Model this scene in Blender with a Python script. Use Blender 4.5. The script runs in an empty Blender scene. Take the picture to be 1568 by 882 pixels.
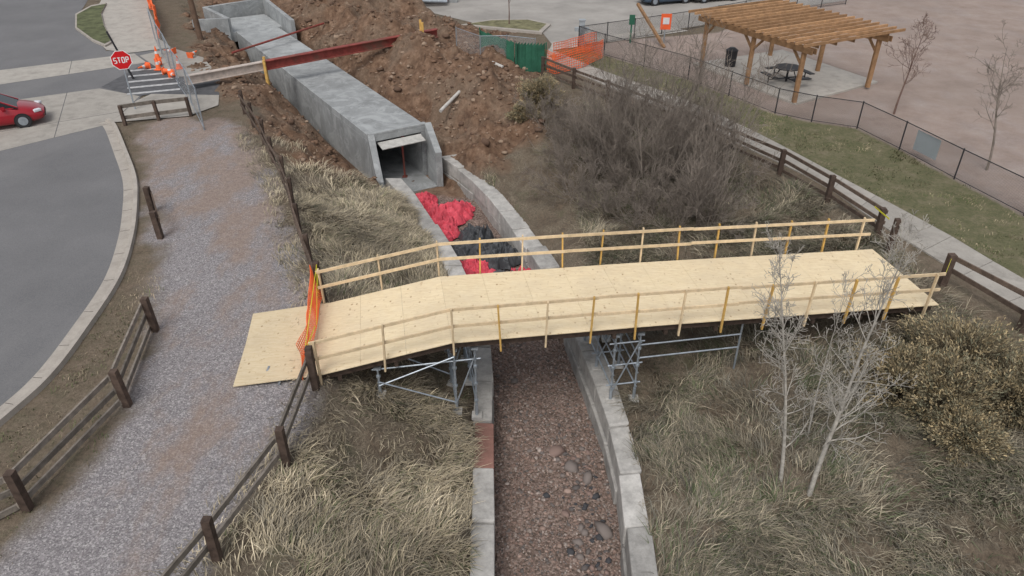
import bpy, math, random
import numpy as np
from mathutils import Vector, Matrix
from mathutils.geometry import tessellate_polygon
random.seed(7); rs=np.random.RandomState(11)
scene=bpy.context.scene
# ---------------------------------------------------------------- noise
def _h(ix,iy,seed):
    n=(ix.astype(np.int64)*374761393+iy.astype(np.int64)*668265263+seed*1442695041)&0xffffffff
    n=((n^(n>>13))*1274126177)&0xffffffff
    n=(n^(n>>16))&0xffffffff
    return n/4294967295.0
def vn(x,y,seed=0):
    x=np.asarray(x,float);y=np.asarray(y,float)
    ix=np.floor(x);iy=np.floor(y);fx=x-ix;fy=y-iy
    fx=fx*fx*(3-2*fx);fy=fy*fy*(3-2*fy)
    a=_h(ix,iy,seed);b=_h(ix+1,iy,seed);c=_h(ix,iy+1,seed);d=_h(ix+1,iy+1,seed)
    return (a*(1-fx)+b*fx)*(1-fy)+(c*(1-fx)+d*fx)*fy
def fbm(x,y,s=0,o=4):
    r=0;a=.5;t=0
    for i in range(o):
        r=r+a*vn(x*2**i+13.7*i,y*2**i-7.1*i,s+i);t+=a;a*=.5
    return r/t
def sd(poly,x,y):
    x=np.asarray(x,float);y=np.asarray(y,float)
    d=np.full(x.shape,1e9);ins=np.zeros(x.shape,bool);n=len(poly)
    for i in range(n):
        ax,ay=poly[i];bx,by=poly[(i+1)%n]
        ex,ey=bx-ax,by-ay;wx,wy=x-ax,y-ay
        t=np.clip((wx*ex+wy*ey)/(ex*ex+ey*ey+1e-12),0,1)
        d=np.minimum(d,(wx-ex*t)**2+(wy-ey*t)**2)
        c=((ay>y)!=(by>y))&(x<(bx-ax)*(y-ay)/((by-ay) if by!=ay else 1e-9)+ax)
        ins^=c
    d=np.sqrt(d);return np.where(ins,d,-d)
def ss(a,b,x):
    t=np.clip((x-a)/(b-a),0,1);return t*t*(3-2*t)
# ---------------------------------------------------------------- terrain definition
ROWS=[
(-10,[(-7.2,0),(-.9,-2.15),(-.6,-3.2),(2.7,-3.2),(3.1,-2.1),(10,-1.2),(18,0)]),
(6,  [(-6.2,0),(-.9,-2.15),(-.6,-3.2),(2.7,-3.2),(3.1,-2.1),(9.5,-1.1),(17,0)]),
(10.2,[(-5.3,0),(-.95,-2.15),(-.65,-3.2),(2.8,-3.2),(3.15,-2.1),(9,-1.0),(15.8,0)]),
(14, [(-4.7,0),(-1.05,-2.15),(-.75,-3.2),(2.9,-3.2),(3.25,-2.1),(8.5,-1.1),(14.2,0)]),
(18.7,[(-5.6,0),(-1.25,-2.1),(-.95,-3.2),(2.35,-3.2),(2.75,-2.05),(8,-1.2),(13.0,0)]),
(23.4,[(-7.6,0),(-2.5,-2.1),(-2.1,-3.15),(1.35,-3.15),(1.8,-2.05),(7,-1.2),(12.2,0)]),
(29.6,[(-10.2,0),(-4.95,-2.1),(-4.6,-3.1),(-.75,-3.1),(-.35,-2.0),(4.5,-1.0),(9.3,0)]),
(31.8,[(-11.2,0),(-7.0,-2.5),(-6.1,-3.1),(-2.2,-3.1),(-1.6,-1.9),(3,-.9),(7.9,0)]),
(34, [(-12.2,0),(-8.2,-2.5),(-7.2,-3.1),(-3.8,-3.1),(-2.9,-1.8),(1.5,-.6),(6.3,0)]),
(39, [(-14.8,0),(-11.3,-2.0),(-10.4,-3.1),(-7.2,-3.1),(-6.3,-2.2),(-3.0,0),(2.6,.0)]),
(44, [(-18,0),(-14.4,-1.7),(-13.5,-3),(-10.3,-3),(-9.4,-1.8),(-6,.2),(0,.0)]),
(50, [(-21,0),(-18.1,-1.3),(-17.3,-3),(-14,-3),(-13,-1.0),(-10,.3),(-5,.0)]),
(56, [(-24,0),(-22,-1.0),(-21.0,-3),(-17.8,-3),(-16.5,-.8),(-13,.3),(-8,.0)]),
(60, [(-26,0),(-23,-.6),(-22.0,-1),(-19,-1),(-17,-.5),(-14,.3),(-8,.0)]),
(66, [(-28,0),(-25,.0),(-24,0),(-21,0),(-19,0),(-15,.3),(-8,.0)]),
(300,[(-28,0),(-25,.0),(-24,0),(-21,0),(-19,0),(-15,.0),(-8,.0)]),
]
RY=np.array([r[0] for r in ROWS],float)
RX=np.array([[p[0] for p in r[1]] for r in ROWS],float)
RZ=np.array([[p[1] for p in r[1]] for r in ROWS],float)
MOUNDS=[(-8.6,47.8,1.7,2.1),(-12.5,57.5,1.9,3.0),(-5.2,43.8,1.1,1.8),(-2.8,40.2,.9,1.6),(-1.0,43.0,.6,1.5),(-17,66,2.2,4),(-8.5,57,1.2,2.2),
        (-5.5,50.5,.9,1.8),(-4.2,38.6,-.5,1.3),(-1.2,37.4,.6,1.2),(-22,70,2.0,5),(-16.2,44,.45,1.2),(-13.2,39.5,.45,.9),(-7.2,41.2,.6,.8),(-9.8,44.6,.6,.9),(-2.0,34.8,.35,.8)]
kerb=[(-19.2,33.6),(-18.5,32.8),(-16.8,30.0),(-15.0,26.9),(-13.8,24.2),(-12.9,21.8),(-12.2,19.3),(-11.9,16.7),(-11.8,14.5),(-12.1,12.8),(-12.8,9.5),(-13.8,5),(-15,0)]
fenceL=[(-7.3,4.2),(-6.5,6.4),(-5.8,8.7),(-5.0,11.2),(-4.9,14.1),(-5.5,16.8),(-5.9,18.9),(-7.2,22.0),(-8.5,25.4),(-10.1,28.9),(-11.6,31.9),(-13.0,34.6)]
trail=[(-13,-5),(-9.9,5),(-9.6,8.7),(-9.3,10.7),(-9.2,13.1),(-9.7,16.2),(-11.3,20.5),(-13.7,25.4),(-17.0,32.0),(-17.2,33.2),(-15.5,34.1),(-14.2,34.2),(-13.2,33.4),(-11.9,31.4),(-10.5,28.7),(-8.9,25.2),(-7.6,21.8),(-6.2,18.9),(-5.7,16.8),(-5.2,14.1),(-5.3,11.2),(-6.1,8.7),(-7,5),(-8,-5)]
dirtP=[(-6.6,30.5),(-7.4,29.0),(-9.4,28.9),(-11.6,32.2),(-13.2,35.6),(-15.2,37),(-18.5,43),(-20.5,48),(-24,57),(-31,80),(-14,80),(-8,58),(-4,53.5),(0.5,50),(2.2,45),(1.8,41.5),(1.6,37.0),(.9,33.8),(-1.0,31.8),(-3.5,32)]
swL=[(2.0,44.2),(7.0,35.7),(11.8,27.2),(12.9,23.2),(13.9,20.2),(14.7,17.5),(16.3,12),(19,4)]
swR=[(2.3,46.7),(5.4,41.5),(8.6,37.1),(11.2,31.9),(13.3,26.6),(15.0,22.2),(15.9,19.2),(18.4,12.5),(21.5,4)]
clF=[(4.2,47.2),(5.6,45.2),(9.7,40.2),(12.8,34.6),(14.2,33.5),(16.0,32.6),(16.8,30.0),(17.6,26.9),(18.5,23.7),(19.8,19),(22,12)]
greenP=swR[::-1]+[(3.9,47.4)]+clF+[(24,4)]
dogP=clF+[(24,4),(90,0),(90,90),(30,90),(22,61),(14,51),(7.5,49)]
park=[(-6,57),(-2.2,53.2),(2.0,51.2),(2.7,46.9),(4.0,47.5),(6.4,49.4),(12.5,52.5),(21.0,58.2),(31,64),(40,110),(-20,110),(-14,75)]
def base_z(x,y):
    xs=[np.interp(y,RY,RX[:,k]) for k in range(7)]
    zs=[np.interp(y,RY,RZ[:,k]) for k in range(7)]
    z=np.where(x<=xs[0],zs[0],zs[6])
    for k in range(6):
        t=np.clip((x-xs[k])/(xs[k+1]-xs[k]+1e-9),0,1)
        z=np.where((x>xs[k])&(x<=xs[k+1]),zs[k]+(zs[k+1]-zs[k])*t,z)
    return z,xs
def masks(x,y):
    n=fbm(x*.8,y*.8,5,4)-.5
    z,xs=base_z(x,y)
    g=ss(-.45,.4,sd(trail,x,y)+n*2.0)
    d=ss(-.5,.5,sd(dirtP,x,y)+n*3.0)
    gr=ss(-.1,.1,sd(greenP,x,y))
    dog=ss(-.1,.15,sd(dogP,x,y)+n*.3)
    rock=((x>xs[1]+.05)&(x<xs[4]-.05)&(y<34)).astype(float)
    bank=ss(-.1,.5,x-xs[0])*ss(-.1,.3,xs[6]-x)*(1-rock)*(1-d)*(1-g)
    return g,d,gr,dog,rock,bank,xs
def height(x,y):
    x=np.asarray(x,float);y=np.asarray(y,float)
    z,xs=base_z(x,y)
    g,d,gr,dog,rock,bank,xs=masks(x,y)
    for mx,my,h,r in MOUNDS:
        z=z+h*np.exp(-((x-mx)**2+(y-my)**2)/(r*r))*d
    under=((x>xs[1])&(x<xs[4])).astype(float)
    pk=ss(-.3,1.5,-sd(park,x,y))
    dd=d*(1-under)*pk
    rid=1-np.abs(2*fbm(x*.5+3,y*.5,27,3)-1)*2
    z=z+dd*((fbm(x*.7,y*.7,20,5)-.5)*1.9+(fbm(x*2.8,y*2.8,31,3)-.5)*.65+rid*.32)*ss(0,1.2,np.abs(z)+.5*d)
    z=z+bank*((fbm(x*.55,y*.55,40,4)-.5)*.6+(fbm(x*2.1,y*2.1,44,2)-.5)*.34)
    z=z+rock*(fbm(x*1.2,y*1.2,50,4)-.5)*.3
    inpk=ss(-.2,.1,sd(park,x,y));z=z*(1-inpk)
    return z
def hz(x,y): return float(height(np.array([x]),np.array([y]))[0])
# ---------------------------------------------------------------- mesh builder
class MB:
    def __init__(s): s.v=[];s.f=[];s.m=[];s.c=[]
    def add(s,vs,fs,mi=0,c=1.0):
        o=len(s.v);s.v.extend([tuple(v) for v in vs]);s.c.extend([c]*len(vs))
        for f in fs: s.f.append(tuple(i+o for i in f));s.m.append(mi)
    def box(s,c,size,mi=0,rz=0,rot=None,col=1.0):
        R=rot if rot is not None else Matrix.Rotation(rz,3,'Z')
        c=Vector(c);hx,hy,hz_=[q/2 for q in size]
        vs=[c+R@Vector((a*hx,b*hy,e*hz_)) for a,b,e in[(-1,-1,-1),(1,-1,-1),(1,1,-1),(-1,1,-1),(-1,-1,1),(1,-1,1),(1,1,1),(-1,1,1)]]
        s.add(vs,[(0,3,2,1),(4,5,6,7),(0,1,5,4),(1,2,6,5),(2,3,7,6),(3,0,4,7)],mi,col)
    def beam(s,p,q,w,h,mi=0,col=1.0):
        p=Vector(p);q=Vector(q);d=(q-p);d.normalize()
        up=Vector((0,0,1)) if abs(d.z)<.9 else Vector((0,1,0))
        sd_=d.cross(up).normalized();up2=sd_.cross(d).normalized()
        vs=[]
        for e in(p,q):
            for a,b in((-1,-1),(1,-1),(1,1),(-1,1)): vs.append(e+sd_*a*w/2+up2*b*h/2)
        s.add(vs,[(3,2,1,0),(4,5,6,7),(0,1,5,4),(1,2,6,5),(2,3,7,6),(3,0,4,7)],mi,col)
    def tube(s,p,q,r0,r1=None,n=8,mi=0,caps=True,col=1.0):
        r1=r0 if r1 is None else r1
        p=Vector(p);q=Vector(q);d=(q-p).normalized()
        a=d.orthogonal().normalized();b=d.cross(a)
        vs=[]
        for e,r in((p,r0),(q,r1)):
            for i in range(n):
                t=2*math.pi*i/n;vs.append(e+(a*math.cos(t)+b*math.sin(t))*r)
        fs=[(i,(i+1)%n,n+(i+1)%n,n+i) for i in range(n)]
        if caps: fs+=[tuple(range(n))[::-1],tuple(range(n,2*n))]
        s.add(vs,fs,mi,col)
    def sheet(s,poly,z,mi=0,col=1.0):
        pts=[Vector((p[0],p[1],p[2] if len(p)>2 else z)) for p in poly]
        ts=tessellate_polygon([[Vector((p.x,p.y,0)) for p in pts]])
        fs=[]
        for t in ts:
            a,b,c=[pts[i] for i in t]
            fs.append(tuple(t) if (b-a).cross(c-a).z>0 else tuple(t)[::-1])
        s.add(pts,fs,mi,col)
    def prism(s,poly,z0,z1,mi=0,col=1.0):
        area=sum(poly[i][0]*poly[(i+1)%len(poly)][1]-poly[(i+1)%len(poly)][0]*poly[i][1] for i in range(len(poly)))
        if area<0: poly=poly[::-1]
        n=len(poly)
        tz=z1 if isinstance(z1,(list,tuple)) else [z1]*n
        if area<0 and isinstance(z1,(list,tuple)): tz=list(z1)[::-1]
        vs=[(p[0],p[1],z0) for p in poly]+[(p[0],p[1],tz[i]) for i,p in enumerate(poly)]
        ts=tessellate_polygon([[Vector((p[0],p[1],0)) for p in poly]])
        fs=[(i,(i+1)%n,n+(i+1)%n,n+i) for i in range(n)]
        for t in ts:
            a,b,c=[Vector((poly[i][0],poly[i][1],0)) for i in t]
            t=tuple(t) if (b-a).cross(c-a).z>0 else tuple(t)[::-1]
            fs.append(tuple(i+n for i in t));fs.append(t[::-1])
        s.add(vs,fs,mi,col)
    def build(s,name,mats,bevel=0,smooth=False,parent=None):
        me=bpy.data.meshes.new(name);me.from_pydata(s.v,[],s.f)
        for m in mats: me.materials.append(m)
        me.polygons.foreach_set('material_index',s.m)
        a=me.attributes.new('var','FLOAT','POINT');a.data.foreach_set('value',s.c)
        if smooth: me.polygons.foreach_set('use_smooth',[True]*len(s.f))
        me.update()
        ob=bpy.data.objects.new(name,me);scene.collection.objects.link(ob)
        if bevel:
            md=ob.modifiers.new('b','BEVEL');md.width=bevel;md.segments=2;md.limit_method='ANGLE'
        if parent: ob.parent=parent
        return ob
def np_mesh(name,V,F,mats,col=None,smooth=False,link=True):
    me=bpy.data.meshes.new(name)
    F=np.asarray(F);k=F.shape[1]
    me.vertices.add(len(V));me.vertices.foreach_set('co',np.asarray(V,np.float32).ravel())
    me.loops.add(F.size);me.loops.foreach_set('vertex_index',F.ravel().astype(np.int32))
    me.polygons.add(len(F));me.polygons.foreach_set('loop_start',np.arange(0,F.size,k,dtype=np.int32))
    for m in mats: me.materials.append(m)
    if smooth: me.polygons.foreach_set('use_smooth',np.ones(len(F),bool))
    if col is not None:
        a=me.attributes.new('Col','FLOAT_COLOR','POINT')
        c=np.ones((len(V),4),np.float32);c[:,:3]=col;a.data.foreach_set('color',c.ravel())
    me.update(calc_edges=True);me.validate()
    if not link: return me
    ob=bpy.data.objects.new(name,me);scene.collection.objects.link(ob);return ob
# ---------------------------------------------------------------- materials
class NT:
    def __init__(s,name):
        s.m=bpy.data.materials.new(name);s.m.use_nodes=True;s.t=s.m.node_tree;s.b=s.t.nodes['Principled BSDF'];s.b.inputs['Specular IOR Level'].default_value=.25
        s.co=s.n('ShaderNodeTexCoord').outputs['Object']
    def n(s,t,**k):
        x=s.t.nodes.new(t)
        for a,b in k.items(): setattr(x,a,b)
        return x
    def l(s,a,b): s.t.links.new(a,b)
    def scaled(s,sc):
        m=s.n('ShaderNodeMapping');s.l(s.co,m.inputs[0]);m.inputs['Scale'].default_value=sc;return m.outputs[0]
    def noise(s,scale,detail=5,rough=.6,co=None,dist=0):
        x=s.n('ShaderNodeTexNoise');x.inputs['Scale'].default_value=scale;x.inputs['Detail'].default_value=detail;x.inputs['Roughness'].default_value=rough;x.inputs['Distortion'].default_value=dist
        s.l(co or s.co,x.inputs['Vector']);return x.outputs['Fac']
    def vor(s,scale,co=None,out='Color',feature='F1'):
        x=s.n('ShaderNodeTexVoronoi',feature=feature);x.inputs['Scale'].default_value=scale;s.l(co or s.co,x.inputs['Vector']);return x.outputs[out]
    def ramp(s,f,stops):
        x=s.n('ShaderNodeValToRGB');e=x.color_ramp.elements
        while len(e)<len(stops): e.new(.5)
        for q,(p,c) in zip(e,stops):
            q.position=p;q.color=(c[0],c[1],c[2],1) if hasattr(c,'__len__') else (c,c,c,1)
        s.l(f,x.inputs[0]);return x.outputs[0]
    def mix(s,f,a,b,mode='MIX'):
        x=s.n('ShaderNodeMix',data_type='RGBA',blend_type=mode)
        for k,v in((0,f),(6,a),(7,b)):
            if isinstance(v,(int,float)): x.inputs[k].default_value=v
            elif isinstance(v,tuple): x.inputs[k].default_value=(*v,1)
            else: s.l(v,x.inputs[k])
        return x.outputs[2]
    def math(s,op,a,b=0.0):
        x=s.n('ShaderNodeMath',operation=op)
        for k,v in((0,a),(1,b)):
            if isinstance(v,(int,float)): x.inputs[k].default_value=v
            else: s.l(v,x.inputs[k])
        return x.outputs[0]
    def var(s,col):
        a=s.n('ShaderNodeAttribute',attribute_name='var');cc=s.n('ShaderNodeCombineColor')
        for i in range(3): s.l(a.outputs['Fac'],cc.inputs[i])
        return s.mix(1.0,col,cc.outputs[0],'MULTIPLY')
    def bump(s,h,st,d):
        x=s.n('ShaderNodeBump');x.inputs['Strength'].default_value=st;x.inputs['Distance'].default_value=d;s.l(h,x.inputs['Height']);s.l(x.outputs[0],s.b.inputs['Normal'])
    def out(s,c,rough=.9):
        if isinstance(c,tuple): s.b.inputs['Base Color'].default_value=(*c,1)
        else: s.l(c,s.b.inputs['Base Color'])
        s.b.inputs['Roughness'].default_value=rough;return s.m
def simple(name,c,rough=.8,var=.25,scale=4,bump=0,metal=0,stain=None,usevar=False,stretch=None):
    t=NT(name);co=t.scaled(stretch) if stretch else t.co
    f=t.noise(scale,6,.65,co)
    lo=tuple(q*(1-var) for q in c);hi=tuple(min(1,q*(1+var)) for q in c)
    col=t.ramp(f,[(.3,lo),(.7,hi)])
    if stain: col=t.mix(t.ramp(t.noise(scale*.3,4,.6),[(.5,0),(.68,1)]),col,stain)
    if usevar: col=t.var(col)
    if bump: t.bump(f,.6,bump)
    t.b.inputs['Metallic'].default_value=metal
    return t.out(col,rough)
t=NT('terrain')
a1=t.n('ShaderNodeAttribute',attribute_name='m1');s1=t.n('ShaderNodeSeparateColor');t.l(a1.outputs['Color'],s1.inputs[0])
a2=t.n('ShaderNodeAttribute',attribute_name='m2');s2=t.n('ShaderNodeSeparateColor');t.l(a2.outputs['Color'],s2.inputs[0])
fine=t.noise(9,6,.7);mid=t.noise(1.3,6,.65);big=t.noise(.35,4,.6)
thatch=t.ramp(t.noise(22,5,.75,t.scaled((1,.45,1)),1.0),[(.3,(.06,.048,.036)),(.5,(.165,.135,.10)),(.72,(.32,.27,.195))])
thatch=t.mix(t.ramp(mid,[(.42,0),(.62,.8)]),thatch,t.ramp(fine,[(.3,(.06,.046,.034)),(.7,(.18,.135,.095))]))
thatch=t.mix(t.ramp(t.noise(.9,5,.7),[(.56,0),(.68,.45)]),thatch,(.085,.10,.05))
vg=t.vor(34);sp=t.n('ShaderNodeSeparateColor');t.l(vg,sp.inputs[0])
gravel=t.ramp(sp.outputs[0],[(0,(.13,.12,.125)),(.35,(.225,.208,.213)),(.75,(.34,.315,.318)),(1,(.56,.53,.52))])
gravel=t.mix(.3,gravel,t.ramp(t.noise(3,6,.7),[(.3,(.19,.175,.178)),(.7,(.36,.34,.34))]))
tan=t.mix(.3,t.ramp(t.noise(5,7,.7),[(.3,(.22,.145,.105)),(.7,(.38,.28,.215))]),gravel)
sy=t.n('ShaderNodeSeparateXYZ');t.l(t.co,sy.inputs[0])
tm=t.math('ADD',t.noise(.45,7,.68,t.scaled((1.3,.6,1))),t.ramp(t.math('DIVIDE',sy.outputs[1],40.0),[(.35,0),(.85,.13)]));gravel=t.mix(t.ramp(tm,[(.5,0),(.64,.9)]),gravel,tan)
dirt=t.ramp(t.noise(2.2,9,.72),[(.3,(.07,.040,.026)),(.5,(.165,.10,.064)),(.7,(.31,.205,.14))])
dirt=t.mix(t.ramp(big,[(.45,0),(.6,.6)]),dirt,t.ramp(fine,[(.35,(.11,.08,.058)),(.65,(.27,.205,.15))]))
dirt=t.mix(t.ramp(t.noise(.8,6,.7),[(.58,0),(.72,.65)]),dirt,(.36,.265,.19))
green=t.ramp(t.noise(1.1,8,.78),[(.34,(.075,.09,.035)),(.5,(.15,.145,.075)),(.62,(.26,.215,.145))])
green=t.mix(.45,green,t.ramp(fine,[(.3,(.05,.055,.028)),(.7,(.22,.2,.12))]))
verge=t.ramp(t.noise(2.1,7,.75),[(.36,(.08,.085,.042)),(.5,(.165,.13,.09)),(.66,(.29,.22,.165))])
verge=t.mix(.4,verge,t.ramp(fine,[(.3,(.065,.05,.036)),(.7,(.265,.205,.15))]))
dog=t.ramp(t.noise(.6,8,.7),[(.3,(.29,.22,.185)),(.5,(.38,.30,.258)),(.72,(.46,.38,.335))])
dog=t.mix(.25,dog,gravel);dog=t.mix(t.ramp(t.noise(.12,5,.6),[(.45,0),(.65,.45)]),dog,(.27,.22,.19))
sp2=t.n('ShaderNodeSeparateColor');t.l(t.vor(20),sp2.inputs[0])
rock=t.ramp(sp2.outputs[0],[(0,(.10,.075,.06)),(.5,(.20,.145,.12)),(1,(.34,.265,.225))])
c=t.mix(a2.outputs['Alpha'],verge,thatch)
c=t.mix(s1.outputs[0],c,gravel);c=t.mix(s1.outputs[2],c,green);c=t.mix(s2.outputs[0],c,dog);c=t.mix(s2.outputs[1],c,rock);c=t.mix(s1.outputs[1],c,dirt)
bh=t.math('ADD',fine,t.math('MULTIPLY',sp.outputs[0],.5));t.bump(bh,.8,.06)
M_ter=t.out(c,.95)
t=NT('asphalt');sp=t.n('ShaderNodeSeparateColor');t.l(t.vor(70),sp.inputs[0])
c=t.ramp(t.noise(.3,8,.62),[(.3,(.125,.125,.13)),(.7,(.175,.173,.178))]);c=t.mix(.22,c,t.ramp(sp.outputs[0],[(0,(.06,.06,.06)),(1,(.34,.33,.32))]))
c=t.mix(t.ramp(t.noise(.15,6,.7,t.scaled((1,.3,1)),1.5),[(.5,0),(.7,.35)]),c,(.22,.215,.21))
t.bump(sp.outputs[0],.3,.01);M_asph=t.out(c,.9)
M_dark=simple('dark_asphalt',(.10,.10,.105),.9,.25,3,.004)
def concrete(name,c,var=.16,usevar=False,scale=1.6,blotch=0):
    t=NT(name);f=t.noise(scale,8,.68);g=t.noise(25,3,.6)
    lo=tuple(q*(1-var) for q in c);hi=tuple(q*(1+var) for q in c)
    col=t.ramp(f,[(.32,lo),(.68,hi)]);col=t.mix(.2,col,t.ramp(g,[(.3,tuple(q*.6 for q in c)),(.7,tuple(min(1,q*1.3) for q in c))]))
    st=t.noise(1.1,5,.7,t.scaled((1,1,.25)));col=t.mix(t.ramp(st,[(.52,0),(.7,.55)]),col,tuple(q*.55 for q in c))
    if blotch: col=t.mix(t.ramp(t.noise(.7,10,.75,None,1.4),[(.5,0),(.58,blotch)]),col,tuple(min(1,q*1.5) for q in c))
    if usevar: col=t.var(col)
    t.bump(g,.3,.01);return t.out(col,.85)
M_conc=concrete('sidewalk_concrete',(.36,.335,.30),usevar=True)
M_kerb=concrete('kerb_concrete',(.38,.345,.305))
M_box=concrete('culvert_concrete',(.29,.30,.30),var=.25,scale=.9,usevar=True,blotch=.5)
M_blk=concrete('block_concrete',(.43,.415,.39),var=.34,usevar=True,scale=2.6)
M_red=concrete('block_sandstone',(.30,.16,.13),var=.25,usevar=True)
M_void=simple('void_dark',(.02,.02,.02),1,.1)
M_paint=simple('white_paint',(.6,.6,.6),.7,.15,6)
M_post=simple('weathered_timber',(.08,.056,.044),.9,.45,6,.01,usevar=True)
M_rail=simple('grey_timber',(.19,.165,.14),.9,.4,5,.01,usevar=True)
M_raild=simple('brown_timber',(.11,.08,.062),.9,.4,5,.01,usevar=True)
M_lum=simple('new_lumber',(.68,.53,.34),.8,.2,5,usevar=True)
M_lumo=simple('stained_lumber',(.60,.37,.11),.8,.25,5,usevar=True)
M_perg=simple('pergola_timber',(.25,.145,.075),.8,.3,3,usevar=True)
M_galv=simple('galvanised_steel',(.36,.40,.44),.45,.25,5,metal=.6)
M_black=simple('black_metal',(.03,.03,.033),.5,.2)
M_redst=simple('red_oxide_steel',(.24,.055,.045),.6,.35,3,stain=(.16,.08,.06))
M_palest=simple('peeling_steel',(.5,.43,.38),.6,.25,4)
M_orange=simple('orange_mesh',(.85,.16,.05),.6,.15)
M_yel=simple('yellow_tape',(.8,.75,.05),.5,.1)
M_grn=simple('green_fabric',(.03,.12,.075),.8,.3,2)
M_pipe=simple('pale_pipe',(.5,.48,.45),.6,.15)
# plywood
t=NT('plywood');g=t.noise(3.2,8,.72,t.scaled((1.0,8,1)),.8);c=t.ramp(g,[(.26,(.60,.46,.27)),(.5,(.75,.62,.41)),(.74,(.84,.73,.53))])
c=t.mix(t.ramp(t.noise(6,5,.7,t.scaled((1.3,1,1)),.5),[(.60,0),(.68,.6)]),c,(.46,.31,.16))
k=t.n('ShaderNodeTexVoronoi');k.inputs['Scale'].default_value=7;t.l(t.scaled((1,.7,1)),k.inputs['Vector']);sp=t.n('ShaderNodeSeparateColor');t.l(k.outputs['Color'],sp.inputs[0])
kn=t.math('MULTIPLY',t.ramp(k.outputs['Distance'],[(.08,1),(.26,0)]),t.ramp(sp.outputs[0],[(.66,0),(.9,.9)]))
c=t.mix(kn,c,(.32,.19,.09))
c=t.mix(t.ramp(t.noise(.8,7,.65),[(.45,0),(.7,.4)]),c,(.56,.46,.33))
M_ply=t.out(t.var(c),.75)
def wire(name,col,cell,th):
    t=NT(name);uv=t.n('ShaderNodeUVMap').outputs[0];sx=t.n('ShaderNodeSeparateXYZ');t.l(uv,sx.inputs[0])
    u=t.math('ADD',sx.outputs[0],sx.outputs[1]);v=t.math('SUBTRACT',sx.outputs[0],sx.outputs[1])
    def ln(q): return t.math('LESS_THAN',t.math('FRACT',t.math('ADD',t.math('DIVIDE',q,cell),1000.0)),th)
    m=t.math('MAXIMUM',ln(u),ln(v));t.l(m,t.b.inputs['Alpha']);t.b.inputs['Metallic'].default_value=.3
    return t.out(col,.5)
M_wire=wire('chain_link_wire',(.10,.09,.085),.075,.13)
M_wireg=wire('galvanised_wire',(.42,.44,.46),.075,.13)
def vcol(name,rough=.9):
    t=NT(name);a=t.n('ShaderNodeAttribute',attribute_name='Col');return t.out(a.outputs['Color'],rough)
M_grass=vcol('dry_grass');M_stone=vcol('stones')
M_bark=simple('pale_bark',(.37,.345,.305),.9,.4,5);M_twig=simple('grey_twig',(.23,.195,.165),.9,.45,1.2)
M_twigr=simple('red_twig',(.17,.11,.09),.9,.3,3)
# ---------------------------------------------------------------- terrain mesh
def axis(lo,hi,a,b,st):
    l=[a];d=st
    while l[-1]>lo: d*=1.25;l.append(l[-1]-d)
    r=list(np.arange(a+st,b,st));d=st;rr=[r[-1]]
    while rr[-1]<hi: d*=1.25;rr.append(rr[-1]+d)
    return np.array(l[::-1]+r+rr[1:])
gx=axis(-400,400,-25,20,.14);gy=axis(-60,600,7,62,.16)
X,Y=np.meshgrid(gx,gy);x=X.ravel();y=Y.ravel();z=height(x,y)
g,d,gr,dg,rk,bank,_=masks(x,y)
nx,ny=len(gx),len(gy);idx=np.arange(nx*ny).reshape(ny,nx)
F=np.stack([idx[:-1,:-1].ravel(),idx[:-1,1:].ravel(),idx[1:,1:].ravel(),idx[1:,:-1].ravel()],1)
ter=np_mesh('ground_terrain',np.stack([x,y,z],1),F,[M_ter],smooth=True)
for nm,arr in(('m1',(g*(1-rk),d,gr,np.ones_like(g))),('m2',(dg,rk,0*g,ss(-.2,.2,bank)))):
    a=ter.data.attributes.new(nm,'FLOAT_COLOR','POINT');a.data.foreach_set('color',np.stack(arr,1).astype(np.float32).ravel())
# ---------------------------------------------------------------- roads
m=MB();m.sheet([(-120,-20),(-18,-20)]+[(p[0]-.3,p[1]) for p in kerb[::-1]]+[(-18.9,36),(-19.2,37.2),(-19.0,40),(-21.2,46.6),(-25.2,46.2),(-25.9,47.3),(-29.8,52.2),(-32.2,57),(-34,62),(-38,75),(-120,110)],.02)
m.build('asphalt_road',[M_asph])
def ribbon(m,path,offs,zs,mi=0,col=1.0):
    P=[Vector((p[0],p[1],0)) for p in path];n=len(P);N=[]
    for i in range(n):
        d=(P[min(n-1,i+1)]-P[max(0,i-1)]).normalized();N.append(Vector((-d.y,d.x,0)))
    vs=[];k=len(offs)
    for i in range(n):
        for o,zz in zip(offs,zs): vs.append(P[i]+N[i]*o+Vector((0,0,zz)))
    fs=[]
    for i in range(n-1):
        for j in range(k-1): fs.append((i*k+j,(i+1)*k+j,(i+1)*k+j+1,i*k+j+1))
    m.add(vs,fs,mi,col)
def smooth_path(p,n=4):
    P=[Vector((q[0],q[1],0)) for q in p];o=[]
    for i in range(len(P)-1):
        a,b,c,d=P[max(0,i-1)],P[i],P[i+1],P[min(len(P)-1,i+2)]
        for k in range(n):
            u=k/n;o.append(.5*((2*b)+(-a+c)*u+(2*a-5*b+4*c-d)*u*u+(-a+3*b-3*c+d)*u**3))
    o.append(P[-1]);return [(q.x,q.y) for q in o]
m=MB();kp=smooth_path(kerb,6)
ribbon(m,kp,[-.46,-.12,-.08,.06,.09],[.028,.03,.14,.15,-.05])
for i in range(0,len(kp)-1,4):
    p=Vector((*kp[i],0));q=Vector((*kp[i+1],0));dd=(q-p).normalized();nn=Vector((-dd.y,dd.x,0))
    m.beam(p-nn*.44+Vector((0,0,.026)),p-nn*.13+Vector((0,0,.028)),.012,.012,1)
m.build('road_kerb',[M_kerb,M_void])
m=MB()
m.sheet([(-60,4),(-22.2,29.7),(-18.9,33.2),(-19.3,37.3),(-22.0,38.6),(-26.2,36.2),(-60,14)],.026,0,.95)
m.sheet([(-60,22),(-27.7,39.3),(-21.6,43.6),(-23.2,45.6),(-29.3,42),(-60,26)],.026,0,1.05)
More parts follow.
